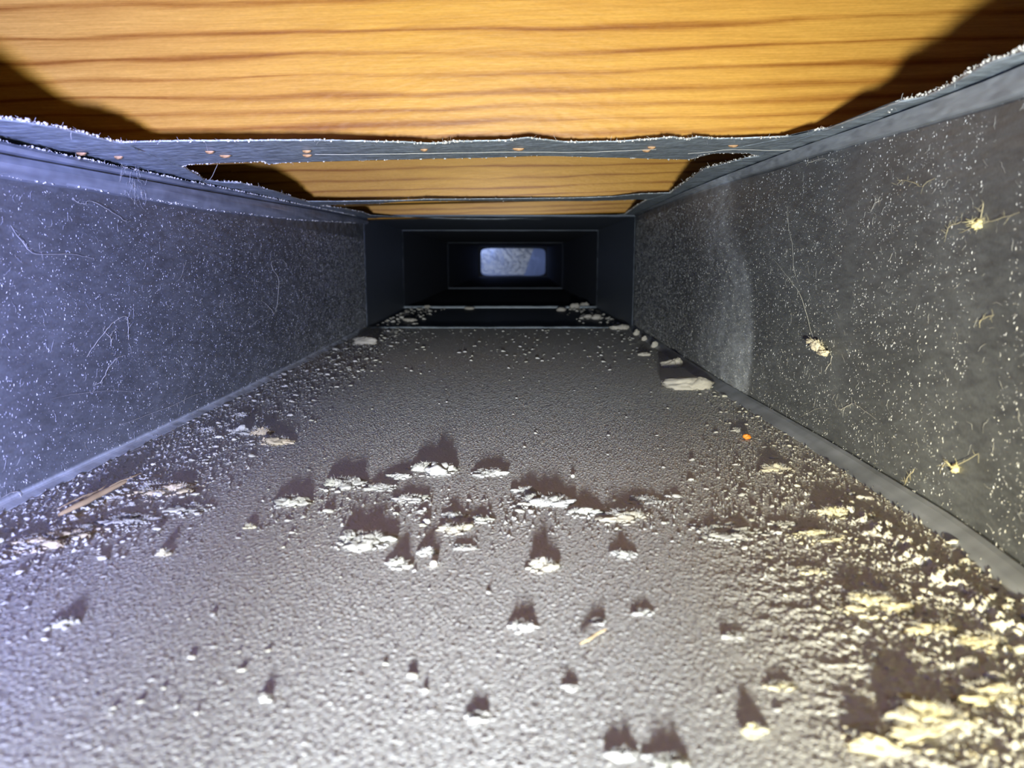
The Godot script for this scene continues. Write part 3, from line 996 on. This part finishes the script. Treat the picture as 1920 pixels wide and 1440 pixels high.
# ------------------------------------------------------------------ the pine joists and the boards over them
func build_joists() -> void:
	var labels := ["nearest orange pine joist with bold dark grain lines", "second pine joist with fine grain, seen through the middle opening", "farthest pine joist, a thin strip above the last opening"]
	var at := [.560, 1.045, 1.425]
	var base := [.2038, .2065, .2085]
	for k in 3:
		var t := thing("floor_joist", labels[k], "joist", Vector3(0, base[k], -at[k]), "pine floor joists above the duct")
		t.rotation.z = .026
		var b := Buf.new()
		var l := -.8
		var r := .8
		var h := .26
		var c := .0015
		var z1 := -.040
		var lean: float = [.024, .005, 0.0][k]      # the nearest joist leans a little towards the camera
		var front := [Vector3(l, c, 0), Vector3(r, c, 0), Vector3(r, h, lean), Vector3(l, h, lean)]
		b.quad(front[0], front[1], front[2], front[3])
		var v0 := 1.0 - c / .26
		for q in 4:
			var p: Vector3 = front[q]
			b.uv[q] = Vector2(p.x * [1.0, 1.35, 1.35][k] + [.42, .5, .5][k], 1.0 - (p.y * [1.0, 1.5, 1.3][k] + [0.0, .055, .02][k]) / .26)
		b.quad(Vector3(l, 0, -c), Vector3(r, 0, -c), front[1], front[0])
		b.quad(Vector3(l, 0, z1), Vector3(r, 0, z1), Vector3(r, 0, -c), Vector3(l, 0, -c))
		b.quad(Vector3(r, 0, z1), Vector3(l, 0, z1), Vector3(l, h, z1), Vector3(r, h, z1))
		b.quad(Vector3(l, h, lean), Vector3(r, h, lean), Vector3(r, h, z1), Vector3(l, h, z1))
		b.quad(Vector3(r, 0, 0), Vector3(r, 0, z1), Vector3(r, h, z1), Vector3(r, h, lean))
		b.quad(Vector3(l, 0, z1), Vector3(l, 0, 0), Vector3(l, h, lean), Vector3(l, h, z1))
		part("joist_timber", b.mesh(M.wood), t)
		if k == 0:
			b = Buf.new()
			for j in 46:
				var x := rng.randf_range(.08, .28)
				var y := rng.randf_range(.006, .075)
				var a := rng.randf_range(-.3, 1.2)
				var p := [Vector3(x, y, .0002)]
				for s in 3:
					a += rng.randf_range(-.9, .9)
					p.append((p[-1] as Vector3) + Vector3(cos(a), sin(a), .03) * rng.randf_range(.0008, .0024))
				tube(b, p, rng.randf_range(.00012, .0003), 4, Color(.75, .7, .6), .7)
			part("dust_wisps", b.mesh(M.dust), t).set_meta("kind", "stuff")
	var s := struct("trim_0", "board floor closing the joist bays from above", "board")
	var b2 := Buf.new()
	slab(b2, Vector3(-.85, .475, .9), Vector3(-.85, .475, -1.6), Vector3(.85, .475, -1.6), Vector3(.85, .475, .9), Vector3(0, .02, 0))
	part("floor_board", b2.mesh(M.board), s)

# ------------------------------------------------------------------ far end
func build_far_end() -> void:
	var w := struct("wall_back", "bright far end of the duct, lit from a vent above", "wall")
	var z := -5.36
	var b := Buf.new()
	# end frame: a plate with a rounded opening
	var n := 48
	var ring := []
	for k in n:
		var a := TAU * (k + .5) / n
		var ex := 9.0
		var cx := cos(a)
		var sy := sin(a)
		ring.append(Vector3(.046 + .229 * signf(cx) * pow(absf(cx), 2.0 / ex), .1185 + .0965 * signf(sy) * pow(absf(sy), 2.0 / ex), z))
	for k in n:
		var j := (k + 1) % n
		var o0: Vector3 = ring[k] + ((ring[k] as Vector3) - Vector3(.046, .1185, z)).normalized() * .12
		var o1: Vector3 = ring[j] + ((ring[j] as Vector3) - Vector3(.046, .1185, z)).normalized() * .12
		b.quad(ring[k], o0, o1, ring[j])
		b.quad(ring[j], ring[j] + Vector3(0, 0, -.02), ring[k] + Vector3(0, 0, -.02), ring[k])
		b.quad(ring[j] + Vector3(0, 0, -.02), o1 + Vector3(0, 0, -.02), o0 + Vector3(0, 0, -.02), ring[k] + Vector3(0, 0, -.02))
	part("end_frame", b.mesh(M.shaded_zinc), w)
	# turning box behind it: floor, sides, folded back panel, open to the vent above
	b = Buf.new()
	slab(b, Vector3(-.25, .0, -5.38), Vector3(.34, .0, -5.38), Vector3(.34, .0, -5.9), Vector3(-.25, .0, -5.9), Vector3(0, -.002, 0))
	part("end_floor", b.mesh(M.bright_zinc), w)
	b = Buf.new()
	slab(b, Vector3(-.25, 0, -5.38), Vector3(-.25, 0, -5.9), Vector3(-.25, .6, -5.9), Vector3(-.25, .6, -5.38), Vector3(-.002, 0, 0))
	part("end_side", b.mesh(M.bright_zinc), w)
	b = Buf.new()
	slab(b, Vector3(.34, 0, -5.9), Vector3(.34, 0, -5.38), Vector3(.34, .6, -5.38), Vector3(.34, .6, -5.9), Vector3(.002, 0, 0))
	part("end_side", b.mesh(M.bright_zinc), w)
	b = Buf.new()
	slab(b, Vector3(-.25, 0, -5.9), Vector3(.13, 0, -5.9), Vector3(.30, .26, -5.9), Vector3(-.25, .6, -5.9), Vector3(0, 0, -.002))
	part("end_panel", b.mesh(M.bright_zinc), w)
	b = Buf.new()
	slab(b, Vector3(.13, 0, -5.9), Vector3(.34, 0, -5.72), Vector3(.34, .6, -5.72), Vector3(.30, .26, -5.9), Vector3(0, 0, -.002))
	part("end_panel", b.mesh(M.bright_zinc), w)
	b = Buf.new()
	slab(b, Vector3(.30, .26, -5.9), Vector3(.34, .6, -5.72), Vector3(.34, .62, -5.9), Vector3(-.25, .6, -5.9), Vector3(0, 0, -.002))
	part("end_panel", b.mesh(M.bright_zinc), w)
	b = Buf.new()
	slab(b, Vector3(-.27, .60, -5.36), Vector3(-.27, .60, -5.92), Vector3(.36, .60, -5.92), Vector3(.36, .60, -5.36), Vector3(0, .002, 0))
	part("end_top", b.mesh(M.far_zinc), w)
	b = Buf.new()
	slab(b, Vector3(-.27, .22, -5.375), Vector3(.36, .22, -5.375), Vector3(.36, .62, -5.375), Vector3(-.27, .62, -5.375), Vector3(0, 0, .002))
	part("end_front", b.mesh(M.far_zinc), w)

# ------------------------------------------------------------------ dust clumps and fibres
func build_clumps() -> void:
	var kinds := {
		"f": [Color(.39, .38, .365), "dust_clump", "dust clump"], "c": [Color(.41, .375, .31), "dust_clump", "dust clump"],
		"t": [Color(.46, .39, .29), "dust_clump", "dust clump"], "y": [Color(.46, .42, .31), "dust_clump", "dust clump"],
		"s": [Color(.46, .43, .375), "dust_lump", "lump"]}
	for q in CLUMPS:
		var kd = kinds[q[0]]
		var base: Color = kd[0]
		var W: float = q[3] * 1e-4
		var dep: float = q[4] * 1e-4
		var H: float = q[5] * 1.0e-4
		var x: float = q[1] * 1e-4
		var z: float = q[2] * 1e-4
		var D := -z
		var y := dust_height(x, D) * .4 if D < 1.4 else 0.0
		var stone: bool = q[0] == "s"
		if stone and x > .17 and D < 1.4: x = minf(x, right_x(D) - .012 - W * .1)
		var t := thing(kd[1], q[6], kd[2], Vector3(x, y, z), "stone-like lumps along the duct" if stone else "dust clumps on the duct floor")
		var b := Buf.new()
		if stone:
			blob(b, Vector3(0, H * .35, 0), Vector3(W * .5, H * .75, dep * .5), .28, .12, base, 30, 18, .8)
			if W > .02:
				blob(b, Vector3(W * .22, H * .35, 0), Vector3(W * .28, H * .78, dep * .45), .25, .12, base, 24, 14)
			part("lump_body", b.mesh(M.dust), t)
			continue
		var lobes := clampi(int(W / .0045), 3, 11)
		for k in lobes:
			var u := (k + .5) / lobes * 2.0 - 1.0
			var hh := H * (1.0 - .55 * u * u) * rng.randf_range(.55, 1.08)
			var ww := W / lobes * rng.randf_range(.8, 1.35)
			var tone := rng.randf_range(.85, 1.12)
			var warm := rng.randf_range(.9, 1.03)
			blob(b, Vector3(u * W * .47, hh * .12, rng.randf_range(-.45, .45) * dep), Vector3(ww, hh * .9, minf(dep * rng.randf_range(.4, .6), hh * 1.6)), .5, .34, Color(base.r * tone, base.g * tone, base.b * tone * warm), 18, 11)
		part("clump_body", b.mesh(M.dust), t)
		b = Buf.new()
		hairs(b, Vector3(0, H * .25, 0), Vector3(W * .5, H * .75, dep * .5), clampi(int(W * 11000), 50, 300), minf(H * .6, .0024), .00007, Color(.55, .54, .51))
		for k in clampi(int(W * 2600), 10, 60):
			var th := rng.randf() * TAU
			var far := rng.randf_range(.7, 1.5)
			var s := rng.randf_range(.00025, .0009)
			blob(b, Vector3(cos(th) * W * .5 * far, s * .3, sin(th) * dep * .8 * far), Vector3(s * rng.randf_range(1.0, 2.2), s * rng.randf_range(.5, 1.0), s), .5, .3, base.lightened(rng.randf_range(0, .12)), 8, 5)
		part("clump_fluff", b.mesh(M.dust), t).set_meta("kind", "stuff")

func build_small() -> void:
	for q in [[-2176, -3888, 19, "white pellet at the upper end of the straw by the left wall"], [-303, -2919, 15, "white pellet in the middle of the floor in front of the arc of clumps"], [1735, -2835, 19, "white pellet on the ridge beside the right flange"], [383, -4195, 11, "smallest white pellet, alone behind the central arc of clumps"]]:
		var x: float = q[0] * 1e-4
		var D: float = -q[1] * 1e-4
		var r: float = q[2] * 1e-4
		var t := thing("pellet", q[3], "pellet", Vector3(x, dust_height(x, D), -D), "white pellets on the duct floor")
		var b := Buf.new()
		blob(b, Vector3(0, r * .7, 0), Vector3(r, r * .9, r), .06, .03, Color.WHITE, 20, 12)
		part("pellet_body", b.mesh(M.pellet), t)
	var oc := thing("crumb", "orange crumb on the dust near the right flange", "crumb", Vector3(.1688, .001, -.5113))
	var ob := Buf.new()
	blob(ob, Vector3(0, .0012, 0), Vector3(.0024, .0018, .002), .3, .2, Color.WHITE, 16, 10)
	part("crumb_body", ob.mesh(M.orange), oc)
	for q in [[Vector3(-.2150, .004, -.345), Vector3(-.2080, .0055, -.395), .0016, "tan straw lying in the dust ridge beside the left wall", "straw"], [Vector3(.0238, .0012, -.2259), Vector3(.0333, .0018, -.2344), .0005, "yellow wood splinter alone in the middle of the near dust", "wood_splinter"]]:
		var a: Vector3 = q[0]
		var c: Vector3 = q[1]
		var t := thing(q[4], q[3], "straw" if q[4] == "straw" else "splinter", a)
		var b := Buf.new()
		var d := c - a
		tube(b, smooth_path([Vector3.ZERO, d * .3 + Vector3(.0006, .0002, 0), d * .65 - Vector3(.0004, 0, 0), d], 5, q[2] * .12), q[2], 7, Color.WHITE, .5)
		part("stalk", b.mesh(M.straw), t)
		if q[4] == "straw":
			b = Buf.new()
			for k in 9:
				var s := d * rng.randf() + Vector3(rng.randf_range(-.003, .003), rng.randf_range(0, .002), 0)
				tube(b, [s, s + d * .15 + Vector3(.001, .0006, 0), s + d * rng.randf_range(.25, .4) + Vector3(rng.randf_range(-.003, .003), 0, 0)], .0004, 4)
			part("straw_strands", b.mesh(M.straw), t)
	# fibres and cobweb strands on the walls
	for q in FIBRES:
		var side := 1.0 if q[0] == "L" else -1.0
		var p := pts(q[1])
		var at: Vector3 = p[0]
		for k in p.size():
			p[k] = (p[k] as Vector3) - at + Vector3(side * rng.randf_range(.0008, .0022), 0, 0)
		p[0].x = side * .0003
		p[-1].x += (at.x - at.x)
		var yellow := (q[3] if q.size() > 3 else q[2]).contains("yellow") as bool
		var faint := (q[2] as String).contains("faint") or (q[2] as String).contains("fine ")
		var t := thing("fibre" if not (q[2] as String).contains("strand") else "cobweb_strand", q[2], "fibre", at, "fibres and strands on the duct walls")
		var b := Buf.new()
		var col := Color(.72, .66, .46) if yellow else Color(.8, .8, .8)
		var r := .00007 if faint else .00014
		var path := smooth_path(p, 5, .00025)
		tube(b, path, r, 5, col, .6)
		part("strand", b.mesh(M.hair), t)
		b = Buf.new()
		for k in (5 if faint else 14):
			var s: Vector3 = path[rng.randi() % path.size()]
			var dir := Vector3(side * .2, rng.randf_range(-1, 1), rng.randf_range(-1, 1)).normalized()
			tube(b, [s, s + dir * .0015, s + dir * rng.randf_range(.002, .0045) + Vector3(0, rng.randf_range(-.001, .001), 0)], .00005, 3, col, .4)
		part("side_fluff", b.mesh(M.hair), t).set_meta("kind", "stuff")
	# lint hanging on the right wall
	var lint := thing("lint", "tan lump of lint hanging on the right wall, with a dark shadow above it", "lint", Vector3(.2115, .0664, -.5045))
	var lb := Buf.new()
	for k in 5:
		var u := k / 4.0 - .5
		blob(lb, Vector3(rng.randf_range(-.001, .001), -u * .0055, u * .024), Vector3(.0026, .0030 * (1.2 - absf(u)), .0042), .4, .3, Color(.66, .58, .40).lightened(rng.randf() * .15), 18, 12)
	part("lint_body", lb.mesh(M.dust), lint)
	lb = Buf.new()
	hairs(lb, Vector3.ZERO, Vector3(.003, .005, .012), 40, .004, .0001, Color(.75, .7, .55))
	part("lint_fluff", lb.mesh(M.dust), lint).set_meta("kind", "stuff")
	for q in [[Vector3(.2095, .1400, -.3387), .0022, "yellow knot of fluff high on the right wall"], [Vector3(.2098, .0278, -.338), .0020, "yellow tuft of fluff low on the right wall"]]:
		var t := thing("fluff_knot", q[2], "fluff", q[0])
		var b := Buf.new()
		blob(b, Vector3(.001, 0, 0), Vector3(q[1], q[1] * .9, q[1]), .5, .4, Color(.72, .63, .33), 18, 12)
		part("knot_body", b.mesh(M.dust), t)
		b = Buf.new()
		hairs(b, Vector3.ZERO, Vector3(.0015, .002, .002), 26, .004, .0001, Color(.75, .68, .4))
		part("knot_fluff", b.mesh(M.dust), t).set_meta("kind", "stuff")
	# tangle of web over the left rail
	var web := thing("cobweb_tangle", "white cobweb tangle spanning the folded rail of the left wall", "cobweb", Vector3(-.2485, .175, -.515))
	var wb := Buf.new()
	for k in 34:
		var p := [Vector3(rng.randf_range(-.0005, .002), rng.randf_range(-.012, .012), rng.randfn(0, .008))]
		var a := rng.randf() * TAU
		for s in 5:
			a += rng.randf_range(-1.6, 1.6)
			p.append((p[-1] as Vector3) + Vector3(rng.randf_range(-.0005, .0005), sin(a), cos(a)) * rng.randf_range(.001, .004))
		tube(wb, p, .00006, 3, Color(.85, .85, .85), .5)
	part("web_strands", wb.mesh(M.hair), web).set_meta("kind", "stuff")
	# threads along the nearest strap
	for q in [[THREAD, "long straight white thread along the nearest metal strap"], [THREAD2, "loose white thread crossing the right end of the nearest strap"], [[-2462, 1905, 6300, -2260, 1880, 5900, -2010, 1922, 5390], "short thin thread across the dark left corner of the middle opening"]]:
		var p := pts(q[0])
		var at: Vector3 = p[0]
		for k in p.size():
			p[k] = (p[k] as Vector3) - at + Vector3(0, -.0011, 0)
		var t := thing("thread", q[1], "thread", at + Vector3(0, -.0004, 0), "threads beside the nearest strap")
		var b := Buf.new()
		tube(b, smooth_path(p, 8, .0001), .00022, 5, Color(.9, .9, .88), .3)
		part("strand", b.mesh(M.hair), t)

# ------------------------------------------------------------------
func lamp(called: String, at: Vector3, aim: Vector3, color: Color, energy: float, angle: float, size: float) -> void:
	var l := SpotLight3D.new()
	l.name = called
	add_child(l)
	l.look_at_from_position(at, aim)
	l.light_color = color
	l.light_energy = energy
	l.light_size = size
	l.spot_angle = angle
	l.spot_angle_attenuation = 1.0
	l.spot_attenuation = 2.0
	l.spot_range = 12.0
	l.shadow_enabled = true

func _ready() -> void:
	# camera: a phone held inside the duct, tipped 9 degrees down
	var cam := Camera3D.new()
	cam.name = "camera"
	var pitch := atan(230.0 / 1400.0)
	var yaw := atan(10.0 / sqrt(1400.0 * 1400.0 + 230.0 * 230.0))
	var fw := Vector3(sin(yaw) * cos(pitch), -sin(pitch), -cos(yaw) * cos(pitch))
	var rt := fw.cross(Vector3.UP).normalized()
	cam.transform = Transform3D(Basis(rt, rt.cross(fw), -fw), Vector3(0, .124, 0))
	var ca := CameraAttributesPhysical.new()
	ca.frustum_focal_length = 23.333
	ca.frustum_focus_distance = .55
	ca.exposure_aperture = 11.0
	cam.attributes = ca
	cam.fov = rad_to_deg(2.0 * atan(720.0 / 1400.0))
	cam.near = .02
	cam.far = 50.0
	add_child(cam)
	cam.current = true
	var we := WorldEnvironment.new()
	we.name = "environment"
	var env := Environment.new()
	env.background_mode = Environment.BG_COLOR
	env.background_color = Color(0, 0, 0)
	env.tonemap_mode = Environment.TONE_MAPPER_LINEAR
	env.tonemap_exposure = 1.0
	env.sdfgi_enabled = true
	env.ssao_enabled = true
	env.ssil_enabled = true
	we.environment = env
	add_child(we)
	# the torch, low behind the camera: cool, neutral and warm diodes, plus an added beam
	lamp("torch_light", Vector3(-.020, .045, .26), Vector3(-.02, -.02, -1.0), Color(.96, .99, .985), 1.08, 52.0, .014)
	lamp("added_far_beam", Vector3(-.020, .045, .26), Vector3(-.01, .03, -1.4), Color(.95, .97, 1.0), .9, 11.0, .014)  # added narrow spot, no diode of its own, brightens the far part of the duct
	lamp("torch_light_cool", Vector3(-.032, .045, .26), Vector3(-.34, .15, -.26), Color(.30, .37, 1.0), 1.7, 29.0, .014)
	lamp("torch_light_warm", Vector3(-.008, .045, .26), Vector3(.24, -.04, -.14), Color(1.0, .88, .34), .9, 27.0, .014)
	# daylight through the vent at the far end
	var al := AreaLight3D.new()
	al.name = "vent_light"
	al.area_size = Vector2(.1, .16)
	add_child(al)
	al.look_at_from_position(Vector3(-.16, .30, -5.74), Vector3(-.19, 0, -5.86), Vector3.FORWARD)
	al.light_color = Color(.66, .75, 1.0)
	al.light_energy = .06
	al.shadow_enabled = true

	rng.seed = 20
	noise.seed = 4
	noise.frequency = .01
	for q in [[nA, 1, FastNoiseLite.TYPE_SIMPLEX, 1], [nB, 2, FastNoiseLite.TYPE_SIMPLEX, 2], [nC, 3, FastNoiseLite.TYPE_SIMPLEX, 2], [nD, 4, FastNoiseLite.TYPE_SIMPLEX, 2]]:
		q[0].seed = q[1]
		q[0].noise_type = q[2]
		q[0].frequency = 1.0
		q[0].fractal_octaves = q[3]
		if q[3] == 1: q[0].fractal_type = FastNoiseLite.FRACTAL_NONE
	make_materials()
	build_floor()
	build_walls()
	build_ceiling()
	for k in 4:
		build_joint(k)
	build_joists()
	build_far_end()
	build_clumps()
	build_small()
